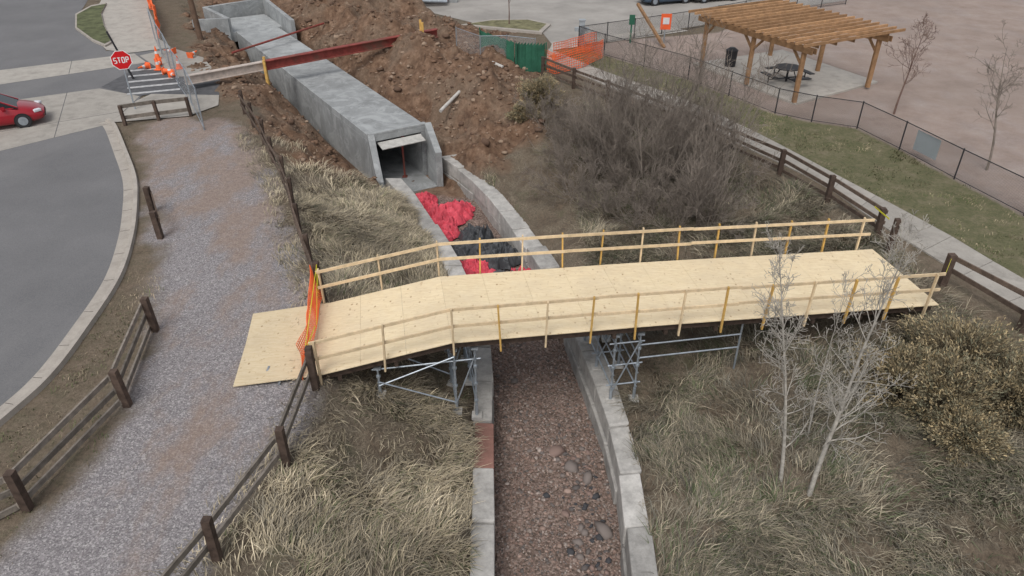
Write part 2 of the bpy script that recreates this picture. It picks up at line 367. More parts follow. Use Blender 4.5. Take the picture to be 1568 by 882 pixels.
for p,q in[((-22.2,29.7),(-26.2,36.2)),((-24.6,28.1),(-28.6,35.0)),((-27,26.5),(-31,33.6)),((-20.6,31.4),(-23.4,38)),((-19,35),(-40,21.5)),((-25,41.3),(-26.2,44)),((-28.5,38.9),(-30.5,41.6))]:
    m.beam((*p,.026),(*q,.026),.03,.006,1)
m.build('concrete_crossing',[M_conc,M_dark])
m=MB();m.sheet([(-18.9,33.3),(-15.6,34.2),(-14.7,35.8),(-15.2,37.4),(-18.8,37.6),(-19.1,36.5)],.05)
m.sheet([(-18.9,40.6),(-16.4,40.9),(-18.6,44.6),(-21.3,46.8),(-22.6,45.0),(-21.3,43.4)],.05,0,.95)
m.sheet([(-21.4,46.9),(-23.3,49.4),(-25.4,54),(-27.5,58),(-29.2,62),(-34,76),(-38,76),(-32.9,62),(-31.1,57),(-29.0,52),(-26.9,48.6),(-25.2,46.3),(-23.5,45.6)],.05,0,1.1)
m.build('concrete_sidewalk',[M_conc])
m=MB();m.sheet([(-19.3,37.3),(-18.8,37.6),(-15.2,37.4),(-16.3,40.8),(-18.9,40.5),(-21.2,43.3),(-21.6,43.4),(-22,38.8)],.034)
m.build('side_road',[M_dark])
m=MB()
for i in range(5):
    q=Vector((-20.6+.55*i*.8,42.2-1.05*i,.045));m.box(q,(2.6,.3,.004),0,.35)
m.build('crosswalk_marking',[simple('worn_paint',(.42,.42,.42),.8,.35,5)])
m=MB();isl=[(-29.9,51.8),(-27.0,48.3),(-25.6,47.0),(-25.6,48),(-28.2,52.4),(-30.3,56.4),(-31.6,60),(-32.3,59),(-32,56)]
m.prism(isl,-.05,.15);ii=[(p[0]*.93-28.6*.07,p[1]*.93+52.5*.07) for p in isl];m.sheet(ii,.16,1)
m.build('grass_island',[M_kerb,simple('lawn',(.10,.11,.055),.95,.5,2)])
m=MB();ptsL=smooth_path(swL,4);ptsR=smooth_path(swR,4)
def resample(p,n):
    P=np.array(p);d=np.r_[0,np.cumsum(np.hypot(*(P[1:]-P[:-1]).T))];s=np.linspace(0,d[-1],n);return np.stack([np.interp(s,d,P[:,0]),np.interp(s,d,P[:,1])],1)
L=resample(ptsL,28);R=resample(ptsR,28)
for i in range(27):
    e=.006
    a,b=L[i]+(L[i+1]-L[i])*e,L[i+1]-(L[i+1]-L[i])*e;c_,d_=R[i+1]-(R[i+1]-R[i])*e,R[i]+(R[i+1]-R[i])*e
    m.prism([tuple(a),tuple(b),tuple(c_),tuple(d_)],-.1,.05,0,random.uniform(.9,1.03))
m.build('concrete_sidewalk',[M_conc])
m=MB();m.sheet(park,.02);m.build('parking_lot',[simple('pale_asphalt',(.32,.30,.275),.9,.2,.35)])
m=MB();e=[(-3.6,52.6),(2.0,50.4),(2.7,52.8),(1.2,54.4),(-1.5,54.2)]
m.prism(e,-.05,.15);m.sheet([(-3.2,52.8),(1.8,50.8),(2.4,52.8),(1.1,54.1),(-1.4,53.9)],.16,1);m.build('grass_island',[M_kerb,simple('lawn_b',(.17,.16,.09),.95,.5,2)])
m=MB();m.sheet([(2.3,46.2),(8.0,49.2),(12,51.3),(11.0,52.6),(6.4,50.0),(2.6,48.2)],.035,0,1.1);m.build('concrete_sidewalk',[M_conc])
pc=[(10.6,43.2),(14.2,35.9),(19.9,39.6),(16.8,46.2)]
m=MB();m.prism(pc,-.1,.10,0,1.15);m.build('pergola_pad',[M_conc])
# ---------------------------------------------------------------- channel walls
LW=[(-.35,3),(-.37,7),(-.39,10.2),(-.5,14),(-.7,18.7),(-1.8,23.4),(-4.2,29.6),(-5.2,31.6)]
LO=[(-1.0,3),(-.95,7),(-.95,10.2),(-1.06,14),(-1.2,18.7),(-2.5,23.4),(-4.95,29.6),(-5.95,31.6)]
RW=[(2.5,3),(2.55,7),(2.6,10.2),(2.7,14),(2.05,18.7),(1.0,23.4),(-1.1,29.6),(-2.6,32.6),(-3.6,34.1)]
RO=[(3.15,3),(3.15,7),(3.2,10.2),(3.28,14),(2.75,18.7),(1.8,23.4),(-.35,29.6),(-1.8,32.8),(-2.8,34.4)]
def wall(A,B,name,n,special=None,wob=.03,ztop=-2.0):
    A=resample(smooth_path(A,5),n+1);B=resample(smooth_path(B,5),n+1);m=MB()
    for i in range(n):
        e=.008;w=random.uniform(-wob,wob);dz=random.uniform(-.06,.06)
        a=A[i]+(A[i+1]-A[i])*e;b=A[i+1]-(A[i+1]-A[i])*e;c=B[i+1]-(B[i+1]-B[i])*e;d=B[i]+(B[i+1]-B[i])*e
        off=np.array([w,0]);P=[tuple(q+off+np.array([random.uniform(-.02,.02),0])) for q in(a,b,c,d)]
        mi=1 if special and i in special else 0
        v=random.uniform(.74,1.12)
        m.prism(P,-2.66,ztop+dz,mi,v)
        off=np.array([-w,0]);m.prism([tuple(q+off) for q in(a,b,c,d)],-3.6,-2.68,mi,v*.85)
    return m.build(name,[M_blk,M_red],bevel=.045)
wall(LW,LO,'channel_retaining_wall',17,{6},.035)
wall(RW,RO,'channel_retaining_wall',19,None,.05)
# ---------------------------------------------------------------- box culvert
u2=Vector((-.53,.848,0));n2=Vector((.848,.53,0));O=Vector((-6.7,32.85,0))
def bp(s,w,z): 
    q=O+u2*s+n2*w;return Vector((q.x,q.y,z))
def bbox(m,s0,s1,w0,w1,z0,z1,mi=0,col=1.0):
    P=[bp(s0,w0,0),bp(s0,w1,0),bp(s1,w1,0),bp(s1,w0,0)];m.prism([(p.x,p.y) for p in P],z0,z1,mi,col)
m=MB();W=2.95
segs=[(.0,6.6),(6.63,13.3),(13.33,20.0),(20.03,24.2)]
for k,(a,b) in enumerate(segs):
    v=[1.0,.95,1.04,1.1][k]
    bbox(m,a,b,0,W,-.8,-.5,0,v);bbox(m,a,b,0,.3,-3.3,-.802,0,v*.95);bbox(m,a,b,W-.3,W,-3.3,-.802,0,v*.95)
bbox(m,-1.6,24,.3,W-.3,-3.4,-3.0,0,.85)
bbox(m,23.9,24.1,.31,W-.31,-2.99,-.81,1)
bbox(m,.0,.25,-.02,W+.02,-.499,-.38,0,1.05)
def wing(p,q,z0,za,zb,th,mi=0,col=1.0):
    p=Vector((*p,0));q=Vector((*q,0));d=(q-p).normalized();n=Vector((-d.y,d.x,0))*th/2
    m.prism([((p-n).x,(p-n).y),((q-n).x,(q-n).y),((q+n).x,(q+n).y),((p+n).x,(p+n).y)],z0,[za,zb,zb,za],mi,col)
wing((-6.62,32.75),(-6.05,31.0),-3.5,-.35,-2.0,.3)
wing((-4.1,34.3),(-3.5,32.9),-3.5,-.3,-1.3,.32)
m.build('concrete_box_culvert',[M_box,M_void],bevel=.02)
m=MB()
zt=.45
def wl(p,q,z0,z1,th=.3,col=1.0): 
    p=Vector((*p,0));q=Vector((*q,0));d=(q-p).normalized();n=Vector((-d.y,d.x,0))*th/2
    m.prism([((p-n).x,(p-n).y),((q-n).x,(q-n).y),((q+n).x,(q+n).y),((p+n).x,(p+n).y)],z0,z1,0,col)
a=bp(24.2,-.35,0);b=bp(29,-.9,0);c_=bp(30,3.8,0);d_=bp(21.2,3.25,0);w0=bp(25.0,-2.6,0)
wl((a.x,a.y),(b.x,b.y),-2.5,zt);wl((b.x,b.y),(c_.x,c_.y),-2.5,zt-.02);wl((c_.x,c_.y),(d_.x,d_.y),-2.5,zt+.02)
wl((w0.x,w0.y),(a.x,a.y),-2.5,zt+.01);bbox(m,24.25,29,-.2,3.4,-1.2,-.55,0,1.1)
m.build('concrete_headwall',[M_box],bevel=.02)
m=MB();R_=Matrix(((n2.x,-u2.x,0),(n2.y,-u2.y,0),(0,0,1)))@Matrix.Rotation(math.radians(-14),3,'X')
m.box(bp(-.36,1.45,-.92),(2.25,.6,.04),0,rot=R_);m.build('formwork_panel',[simple('form_panel',(.45,.44,.41),.7,.2)])
m=MB();m.tube(bp(.2,1.7,-3),bp(.2,1.7,-.82),.05,mi=0);m.box(bp(.2,1.7,-2.98),(.25,.25,.03));m.box(bp(.2,1.7,-.84),(.25,.25,.03));m.build('shoring_post',[M_redst])
# ---------------------------------------------------------------- rocks in channel, dirt lumps
ph=(1+5**.5)/2
IV=np.array([(-1,ph,0),(1,ph,0),(-1,-ph,0),(1,-ph,0),(0,-1,ph),(0,1,ph),(0,-1,-ph),(0,1,-ph),(ph,0,-1),(ph,0,1),(-ph,0,-1),(-ph,0,1)])/1.9
IF=np.array([(0,11,5),(0,5,1),(0,1,7),(0,7,10),(0,10,11),(1,5,9),(5,11,4),(11,10,2),(10,7,6),(7,1,8),(3,9,4),(3,4,2),(3,2,6),(3,6,8),(3,8,9),(4,9,5),(2,4,11),(6,2,10),(8,6,7),(9,8,1)])
def stones(name,px,py,size,cols,zoff=0):
    n=len(px);pz=height(px,py)+zoff
    S=size[:,None]*rs.uniform(.55,1.3,(n,3));S[:,2]*=.6
    V=IV[None]*(1+rs.uniform(-.32,.32,(n,12,1)))*S[:,None,:]
    th=rs.uniform(0,6.28,n);c,s=np.cos(th),np.sin(th)
    V=np.stack([V[...,0]*c[:,None]-V[...,1]*s[:,None],V[...,0]*s[:,None]+V[...,1]*c[:,None],V[...,2]],-1)
    V+=np.stack([px,py,pz+size*.15],1)[:,None,:]
    F=(IF[None]+(np.arange(n)*12)[:,None,None]).reshape(-1,3)
    return np_mesh(name,V.reshape(-1,3),F,[M_stone],col=np.repeat(cols,12,0))
n=14000;py=rs.uniform(8.5,25.5,n);_,xs=base_z(np.zeros(n),py);px=xs[2]+.1+(xs[3]-xs[2]-.2)*rs.rand(n)
sz=rs.gamma(1.8,.009,n)+.014;pal=np.array([(.27,.19,.155),(.33,.24,.20),(.22,.165,.14),(.38,.32,.285),(.16,.14,.13),(.24,.165,.135)])
stones('channel_rock_bed',px,py,sz,pal[rs.randint(0,6,n)]*rs.uniform(.65,1.15,(n,1)))
n=120;py=rs.uniform(9.5,15.5,n);px=2.4-np.abs(rs.normal(0,.55,n))
stones('dark_boulders',px,py,.035+rs.gamma(1.6,.032,n),np.array([(.06,.06,.065),(.12,.105,.10),(.24,.17,.145),(.2,.17,.155)])[rs.randint(0,4,n)])
n=12000;px=rs.uniform(-24,3,n);py=rs.uniform(29,66,n);_,dd,_,_,_,_,xs=masks(px,py);k=(dd>.6)&~((px>xs[1])&(px<xs[4]));px,py=px[k],py[k]
stones('dirt_clods',px,py,rs.gamma(1.3,.038,k.sum())+.02,np.array([(.18,.11,.072),(.12,.075,.052),(.30,.22,.16)])[rs.randint(0,3,k.sum())])
# ---------------------------------------------------------------- tarps
def tarp(name,cx,cy,rx,ry,h,rot,mat,seed,amp=1.0):
    N=90;g=np.linspace(-1,1,N);U,Vv=np.meshgrid(g,g);r=np.sqrt(U**2+Vv**2)
    ang=np.arctan2(Vv,U);edge=.6+.6*fbm(np.cos(ang)*2.4+5,np.sin(ang)*2.4+5,seed,3)
    rr=np.clip(np.maximum(abs(U),abs(Vv)),0,1);sc=rr/np.maximum(r,1e-6)*edge
    x=U*sc*rx;y=Vv*sc*ry
    wx=fbm(x*1.3,y*1.3,seed+3,3)*3.5
    def R(f,s): return 1-np.abs(2*fbm(x*f+wx,y*f-wx,s,2)-1)*2.2
    z=h*(1-rr**3)*(.3+.7*R(.9,seed))+(.16*R(2.2,seed+5)+.09*R(5,seed+9)+.05*R(11,seed+12))*(1-rr**8)*amp
    c,s=math.cos(rot),math.sin(rot);X=cx+x*c-y*s;Yy=cy+x*s+y*c
    Z=-3.02+z
    idx=np.arange(N*N).reshape(N,N)
    F=np.stack([idx[:-1,:-1].ravel(),idx[:-1,1:].ravel(),idx[1:,1:].ravel(),idx[1:,:-1].ravel()],1)
    return np_mesh(name,np.stack([X.ravel(),Yy.ravel(),Z.ravel()],1),F,[mat],smooth=True)
M_tr=simple('red_tarp',(.58,.075,.105),.55,.4,1.8);M_tb=simple('black_tarp',(.065,.068,.073),.45,.35,2)
for a in[(-2.9,29.3,1.3,.8,.6,.4,61),(-4.1,31.0,.7,.9,.3,.2,74),(-1.6,24.9,.9,.7,.3,.4,82),(.45,24.2,.7,.5,.35,.1,95),(-3.0,27.9,.8,.9,.4,.6,85),(-3.9,29.9,.7,.8,.35,.3,133),(-2.3,30.3,.7,.5,.25,.1,138),(-.9,24.0,.5,.6,.25,1,144)]: tarp('red_tarpaulin',*a[:6],M_tr,a[6])
for a in[(-1.5,27.2,.9,1.0,.7,.3,101),(-.6,25.8,1.2,1.1,.6,.3,115),(-.2,23.6,1.4,1.0,.35,.1,121),(-2.3,26.4,.7,.7,.35,.9,127),(-2.6,30.0,.5,.35,.5,.5,151)]: tarp('black_tarpaulin',*a[:6],M_tb,a[6])
# ---------------------------------------------------------------- bridge
Bo=Vector((-5.0,14.5,0));bd=Vector((.985,.172,0)).normalized();bn=Vector((-bd.y,bd.x,0));BW=3.1;BL=17.45
def dz(s): return float(np.interp(s,[0,3.5,9,BL],[.2,.80,.68,.36]))
def D(s,w,z=0): 
    q=Bo+bd*s+bn*w;return Vector((q.x,q.y,z))
m=MB()
st=[0,1.16,2.33,3.5]+[3.5+1.22*i for i in range(1,12)]+[BL]
for i in range(len(st)-1):
    a,b=st[i]+.002,st[i+1]-.002
    sp_=1.22 if i%2 else 1.9
    for w0,w1 in((-.12,sp_-.002),(sp_+.002,BW+.05)):
        za,zb=dz(a),dz(b);v=random.uniform(.975,1.025);jz=random.uniform(0,.002)
        vs=[D(a,w0,za+jz),D(b,w0,zb+jz),D(b,w1,zb+jz),D(a,w1,za+jz)];vs=[q-Vector((0,0,.025)) for q in vs]+vs
        m.add(vs,[(3,2,1,0),(4,5,6,7),(0,1,5,4),(1,2,6,5),(2,3,7,6),(3,0,4,7)],0,v)
for p in ([(-7.45,17.35,.07),(-7.2,15.8,.07),(-5.15,16.1,.185),(-5.35,17.75,.19)],[(-7.2,15.79,.08),(-7.0,14.15,.06),(-4.95,14.42,.19),(-5.15,16.09,.19)]):
    vs=[Vector(q) for q in p];lo=[q-Vector((0,0,.022)) for q in vs]
    m.add(lo+vs,[(0,1,2,3),(7,6,5,4),(0,4,5,1),(1,5,6,2),(2,6,7,3),(3,7,4,0)],0,random.uniform(.84,.88))
for w in(.05,1.05,2.05,3.0):
    for a,b in((0.1,3.5),(3.5,9),(9,BL-.1)):
        m.beam(D(a,w,dz(a)-.15),D(b,w,dz(b)-.15),.09,.235,1,.8)
for i in range(12):
    s=.6+i*1.45
    m.beam(D(s,-.05,dz(s)-.33),D(s,BW+.05,dz(s)-.33),.1,.12,1,.7)
for s,w in((-.9,-.1),(-1.3,.1),(-.6,.2)): m.beam(D(s,w,.04),D(s+.1,w+.5,.1),.05,.06,4)
def railside(w,sgn):
    ps=[.12,1.8]+[3.5+1.22*i for i in range(12)]
    for i,s in enumerate(ps):
        z=dz(s);wt=w+sgn*.07
        m.beam(D(s+random.uniform(-.04,.04),wt,z-.32),D(s+random.uniform(-.05,.05),wt+sgn*random.uniform(-.02,.06),z+1.12),.045,.085,3 if (i%3!=1 and i>2) else 2,random.uniform(.8,1.1))
    for h in(.55,1.05):
        for a,b in((.0,3.5),(3.5,7.3),(7.3,11.2),(11.2,BL-.2)):
            m.beam(D(a,w+sgn*.02,dz(a)+h+random.uniform(-.02,.02)),D(b,w+sgn*.02,dz(b)+h+random.uniform(-.02,.02)),.038,.085,2,random.uniform(.85,1.08))
railside(-.14,-1);railside(BW+.08,1)
m.build('plywood_footbridge',[M_ply,M_post,M_lum,M_lumo,M_galv])
def scaffold(name,ss_,ws,ext=None):
    m=MB();gr={}
    for s in ss_:
        for w in ws:
            q=D(s,w);g=hz(q.x,q.y)
            if -1.25<q.x<-.3 or 2.2<q.x<3.1: g=max(g,-2.0)
            gr[s,w]=g;top=dz(s)-.4
            m.tube((q.x,q.y,g),(q.x,q.y,top),.03,n=8);m.box((q.x,q.y,g+.03),(.28,.28,.09),1)
            m.tube((q.x,q.y,g+.06),(q.x,q.y,g+.45),.045,n=8);m.box((q.x,q.y,top+.02),(.18,.18,.05),0)
            for zz in(-1.4,-.8,-.2): 
                if zz>g+.2: m.tube((q.x,q.y,zz-.03),(q.x,q.y,zz+.03),.06,n=8)
    for s in ss_:
        g=max(gr[s,w] for w in ws)
        for z in(-1.5,-1.0,-.5,0.05):
            if z>g+.25: m.tube(D(s,ws[0]-.1,z),D(s,ws[-1]+.1,z),.024,n=6)
    for w in ws:
        for z in(-1.45,-.75,0.0):
            a,b=ss_[0],ss_[-1]
            if z>max(gr[a,w],gr[b,w])+.2: m.tube(D(a-.15,w+.04,z),D(b+.15,w+.04,z),.024,n=6,mi=0)
        for a,b in zip(ss_[:-1],ss_[1:]):
            m.tube(D(a,w-.04,max(gr[a,w]+.35,-2)),D(b,w-.04,dz(b)-.6),.022,n=6)
            if b-a>1.2: m.tube(D(a,w-.06,-.35),D(b,w-.06,gr[b,w]+.4),.022,n=6)
    if ext:
        for w in(ws[0],ws[-1]):
            for z in(-.1,-.55): m.tube(D(ss_[-1],w,z),D(ext,w,z),.025,n=6)
            q=D(ext,w);m.tube((q.x,q.y,hz(q.x,q.y)),(q.x,q.y,dz(ext)-.3),.03,n=8)
    return m.build(name,[M_galv,M_blk])
scaffold('scaffold_tower',[1.55,3.55,4.1],[.1,1.6,2.95]);scaffold('scaffold_tower',[7.95,8.65],[.1,1.6,2.95],ext=11.6)
# ---------------------------------------------------------------- mesh fences
def lattice(name,pts,h,cell=.1,th=.022,mat=M_orange,sag=0):
    m=MB();P=[Vector(p) for p in pts];L=[0]
    for a,b in zip(P[:-1],P[1:]): L.append(L[-1]+(b-a).length)
    def at(s):
        for i in range(len(P)-1):
            if s<=L[i+1]+1e-6: 
                t=(s-L[i])/(L[i+1]-L[i]);return P[i].lerp(P[i+1],t)
        return P[-1]
    n=max(2,int(L[-1]/cell));k=int(h/cell)
    def pos(i,j):
        s=L[-1]*i/n;q=at(s);f=j/k
        wob=(float(vn(s*1.3,f*1.5,9))-.5)*.35*sag
        return q+Vector((wob,wob,h*f*(1-.35*sag*float(vn(s*.9,0.5,3)))))
    G=[[pos(i,j) for j in range(k+1)] for i in range(n+1)]
    for i in range(n+1):
        for j in range(k): m.tube(G[i][j],G[i][j+1],th/2,n=3,caps=False)
    for j in range(k+1):
        for i in range(n): m.tube(G[i][j],G[i+1][j],th/2,n=3,caps=False)
    return m.build(name,[mat])
lattice('orange_safety_fence',[(-5.28,14.35,.1),(-5.4,16,.15),(-5.72,18.0,.2)],1.2,.085,.02,sag=.8)
lattice('orange_safety_fence',[(1.6,42.2,.1),(2.4,41.0,.1),(4.1,42.4,.1),(5.4,44.4,.1)],1.2,.14,.036,sag=.5)
lattice('orange_safety_fence',[(2.4,43.6,.1),(3.6,45.0,.1),(5.2,46.2,.1)],1.1,.14,.036,sag=.6)
lattice('orange_safety_fence',[(-23.0,49.0,.1),(-25.0,53.6,.1),(-28.6,60.5,.1),(-31,66,.1)],1.2,.14,.045,sag=.6)
m=MB()
for p,q in[((-5.05,14.25,1.15),(-5.6,18.05,1.3)),((-5.05,14.25,1.1),(-5.35,16.2,.45)),((-5.3,16.2,.5),(-5.6,18.05,1.2)),((-5.6,18.0,1.3),(-5.65,17.95,.3)),((12.3,22.4,1.0),(12.0,20.8,1.35)),((13.2,19.0,.95),(12.15,17.5,1.35))]:
    m.beam(p,q,.008,.05)
m.build('caution_tape',[M_yel])
# ---------------------------------------------------------------- wooden fences
def railfence(name,pts,h=1.1,rails=(.45,.95),spacing=2.5,ps=.17,mrail=None,side=.0,auto=True,rw=.05,rh=.14):
    if auto: P=resample(smooth_path(pts,5),max(2,int(round(sum(math.dist(a,b) for a,b in zip(pts[:-1],pts[1:]))/spacing))+1))
    else: P=np.array(pts)
    m=MB();tops=[]
    for (x,y) in P:
        z=hz(x,y);z=max(z,-.6);le=Vector((random.uniform(-.06,.06),random.uniform(-.06,.06),0))
        m.beam((x,y,z-.2),Vector((x,y,z+h))+le,ps,ps,0,random.uniform(.8,1.2));tops.append((Vector((x,y,z)),le))
    for (a,la),(b,lb) in zip(tops[:-1],tops[1:]):
        d=(b-a).normalized();n=Vector((-d.y,d.x,0))*(ps/2+rw/2+.005)*(1 if side>=0 else -1)
        for r in rails:
            m.beam(a+la*r/h+n+Vector((0,0,r+random.uniform(-.04,.04)))-d*.08,b+lb*r/h+n+Vector((0,0,r+random.uniform(-.04,.04)))+d*.08,rw,rh,1,random.uniform(.75,1.2))
    return m.build(name,[M_post,mrail or M_rail])
railfence('wooden_rail_fence',fenceL[:5],1.15,(.4,.85),2.6,.16)
railfence('wooden_rail_fence',[(-5.55,18.1)]+fenceL[7:],1.15,(.5,.95),2.3,.13,rh=.10,mrail=M_raild)
railfence('wooden_rail_fence',[(-13.3,6.6),(-11.7,8.6),(-10.0,10.3),(-9.35,13.5),(-9.95,16.6)],1.1,(.15,.55,.92),spacing=9,auto=False,ps=.17)
railfence('wooden_rail_fence',[(-13.1,24.0),(-12.0,22.0)],1.0,(.75,),auto=False,ps=.18,mrail=M_raild)
railfence('wooden_rail_fence',[(1.7,40.9),(6.7,33.7),(10.2,28.2),(11.5,25.4),(12.5,22.1)],1.1,(.25,.6,.95),2.9,.17,side=1,rh=.12,mrail=M_raild)
railfence('wooden_rail_fence',[(13.2,19.0),(14.2,16.6),(15.4,13.2),(17,9.5)],1.1,(.5,.95),auto=False,ps=.2,mrail=M_raild)
railfence('wooden_barricade',[(-18.1,33.0),(-16.8,33.7),(-15.5,34.3)],.95,(.35,.85),auto=False,ps=.13,rh=.17)
m=MB()
for x,y,h in[(-4.95,14.2,1.25),(-5.65,18.1,1.35),(12.35,20.9,1.3)]: m.beam((x,y,-.1),(x,y,h),.16,.16)
m.build('timber_end_post',[M_post])
# ---------------------------------------------------------------- chain link
def uvquad(quads,mat,extra):
    me=bpy.data.meshes.new('wire_mesh');vs=[];fs=[];uv=[];s=0
    for a,b,h in quads:
        o=len(vs);a=Vector(a);b=Vector(b);L=(b-a).length
        vs+=[a,b,b+Vector((0,0,h)),a+Vector((0,0,h))];fs.append((o,o+1,o+2,o+3));uv+=[(s,0),(s+L,0),(s+L,h),(s,h)];s+=L
    me.from_pydata(vs,[],fs);me.materials.append(mat);l=me.uv_layers.new(name='UVMap')
    for i,q in enumerate(uv): l.data[i].uv=q
    ob=bpy.data.objects.new('wire_mesh',me);scene.collection.objects.link(ob);ob.parent=extra
def chainlink(name,pts,h,mat,pm,spacing=2.6,r=.03):
    e=bpy.data.objects.new(name,None);scene.collection.objects.link(e)
    m=MB();Q=[]
    for a,b in zip(pts[:-1],pts[1:]):
        n=max(1,int(round(math.dist(a,b)/spacing)))
        for i in range(n):
            p=Vector((*a,0)).lerp(Vector((*b,0)),i/n);q=Vector((*a,0)).lerp(Vector((*b,0)),(i+1)/n)
            z=.03
            m.tube((p.x,p.y,z-.1),(p.x,p.y,h+.05),r,n=6);m.tube((p.x,p.y,h),(q.x,q.y,h),r*.7,n=6);m.tube((p.x,p.y,.08),(q.x,q.y,.08),r*.5,n=6)
            Q.append(((p.x,p.y,.06),(q.x,q.y,.06),h-.06))
    p=pts[-1];m.tube((p[0],p[1],-.1),(p[0],p[1],h+.05),r,n=6)
    m.build('posts_and_rails',[pm],parent=e);uvquad(Q,mat,e)
chainlink('chain_link_fence',clF,1.25,M_wire,M_black)
chainlink('chain_link_fence',[(4.2,47.2),(8,49.3),(12,51.6),(19,56.5),(26,60)],1.25,M_wire,M_black)
chainlink('temporary_fence_panel',[(-23.2,48.8),(-21.3,45.2),(-19.6,42.2),(-17.9,39.0),(-16.0,35.8),(-14.2,32.4)],1.95,M_wireg,M_galv,3.4,.035)
chainlink('temporary_fence_panel',[(-3.3,44.5),(-1.8,42.5),(-.3,42.6),(1.3,41.9)],1.8,M_wireg,M_galv,2.4,.028)
m=MB()
for a,b,h0,h1 in[((-1.9,44.6),(.2,41.7),1.6,1.5),((.25,41.7),(1.9,41.5),1.45,1.6)]:
    n=14
    for i in range(n):
        f0,f1=i/n,(i+1)/n;j0=.08*math.sin(i*2.1);j1=.08*math.sin((i+1)*2.1)
        p=Vector((a[0]+(b[0]-a[0])*f0+j0,a[1]+(b[1]-a[1])*f0+j0,.05));q=Vector((a[0]+(b[0]-a[0])*f1+j1,a[1]+(b[1]-a[1])*f1+j1,.05))
        m.add([p,q,q+Vector((0,.1,h1)),p+Vector((0,.1,h0))],[(0,1,2,3)])
    m.tube((a[0],a[1],0),(a[0],a[1],h0+.2),.035);m.tube((b[0],b[1],0),(b[0],b[1],h1+.1),.035)
m.build('green_privacy_screen',[M_grn])
m=MB();cA,cB=Vector((17.0,29.35,.3)),Vector((17.35,28.1,.3))
m.add([cA,cB,cB+Vector((0,0,.85)),cA+Vector((0,0,.85))],[(0,1,2,3)]);m.build('fence_sign',[simple('sign_grey',(.45,.5,.53),.5,.05)])
# ---------------------------------------------------------------- pergola
P1=Vector((10.9,42.4,0));P3=Vector((14.2,36.1,0));e1=(P3-P1).normalized();e2=Vector((-e1.y,e1.x,0));LL=(P3-P1).length;WW=5.3
def pg(s,w,z): 
    q=P1+e1*s+e2*w;return Vector((q.x,q.y,z))
m=MB();H=2.65
for s in(0,LL*.52,LL):
    for w in(0,WW):
        m.beam(pg(s,w,.1),pg(s,w,H),.2,.2,0,random.uniform(.95,1.2))
        for sg in(-1,1):
            if -.1<s+sg*.7<LL+.1: m.beam(pg(s,w,H-.75),pg(s+sg*.7,w,H-.05),.1,.1,0,.9)
for w in(0,WW):
    for o in(-.13,.13): m.beam(pg(-.6,w+o,H+.06),pg(LL+.6,w+o,H+.06),.05,.26,0,.95)
for i in range(5):
    w=.2+i*(WW-.4)/4;m.beam(pg(-.6,w,H+.3),pg(LL+.6,w,H+.3),.05,.18,0,.8)
for i in range(17):
    s=-.65+i*(LL+1.3)/16;m.beam(pg(s,-.85,H+.46),pg(s,WW+.85,H+.46),.10,.13,0,random.uniform(1.1,1.9))
m.build('timber_pergola',[M_perg])
def picnic(name,x,y,rz):
    m=MB();R=Matrix.Rotation(rz,3,'Z');o=Vector((x,y,.1))
    def W(a,b,c): return o+R@Vector((a,b,c))
    n=8;vs=[W(.75*math.cos(math.pi/8+i*math.pi/4),.75*math.sin(math.pi/8+i*math.pi/4),.74) for i in range(n)];vs2=[v+Vector((0,0,.045)) for v in vs]
    m.add(vs+vs2,[tuple(range(n))[::-1],tuple(range(n,2*n))]+[(i,(i+1)%n,n+(i+1)%n,n+i) for i in range(n)])
    m.tube(W(0,0,0),W(0,0,.74),.06)
    for i in range(4):
        a=i*math.pi/2;c,s=math.cos(a),math.sin(a)
        m.box(W(1.15*c,1.15*s,.45),(.32,1.15,.045),0,rz+a);m.beam(W(.05*c,.05*s,.2),W(1.15*c,1.15*s,.2),.05,.05);m.beam(W(1.15*c,1.15*s,.0),W(1.15*c,1.15*s,.45),.05,.05);m.beam(W(.5*c,.5*s,.7),W(.9*c,.9*s,.2),.04,.04)
    m.build(name,[M_black])
picnic('picnic_table',14.9,39.6,.3)
m=MB();m.tube((12.6,42.6,.1),(12.6,42.6,1.0),.3,.33,n=16);m.tube((12.6,42.6,1.0),(12.6,42.6,1.15),.36,.15,n=16);m.build('litter_bin',[M_black])
# ---------------------------------------------------------------- trees
def rv(): return Vector((random.gauss(0,1),random.gauss(0,1),random.gauss(0,1)))
def grow(segs,p,d,L,r,depth,P):
    n=P['n'][depth];st=L/n;pts=[(p.copy(),r)];d=d.normalized();dirs=[d.copy()]
    for i in range(n):
        d=(d+rv()*P['wob'][depth]+Vector((0,0,1))*P['up'][depth]).normalized();p=p+d*st
        rr=r*(1-(i+1)/n*(1-P['taper']));pts.append((p.copy(),rr));dirs.append(d.copy())
    for (a,ra),(b,rb) in zip(pts[:-1],pts[1:]): segs.append((a,b,max(ra,P['rmin']),max(rb,P['rmin'])))
    if depth+1<len(P['n']):
        for k in range(P['kids'][depth]):
            f=random.uniform(P['start'][depth],1);j=min(n-1,int(f*n));t=f*n-j
            q=pts[j][0].lerp(pts[j+1][0],t);dd=dirs[j+1];side=rv();side=(side-side.project(dd)).normalized()
            a=math.radians(random.uniform(*P['ang'][depth]));nd=dd*math.cos(a)+side*math.sin(a)
            grow(segs,q,nd,L*random.uniform(*P['len'][depth])*(1.15-.6*f),pts[j][1]*P['rf'],depth+1,P)
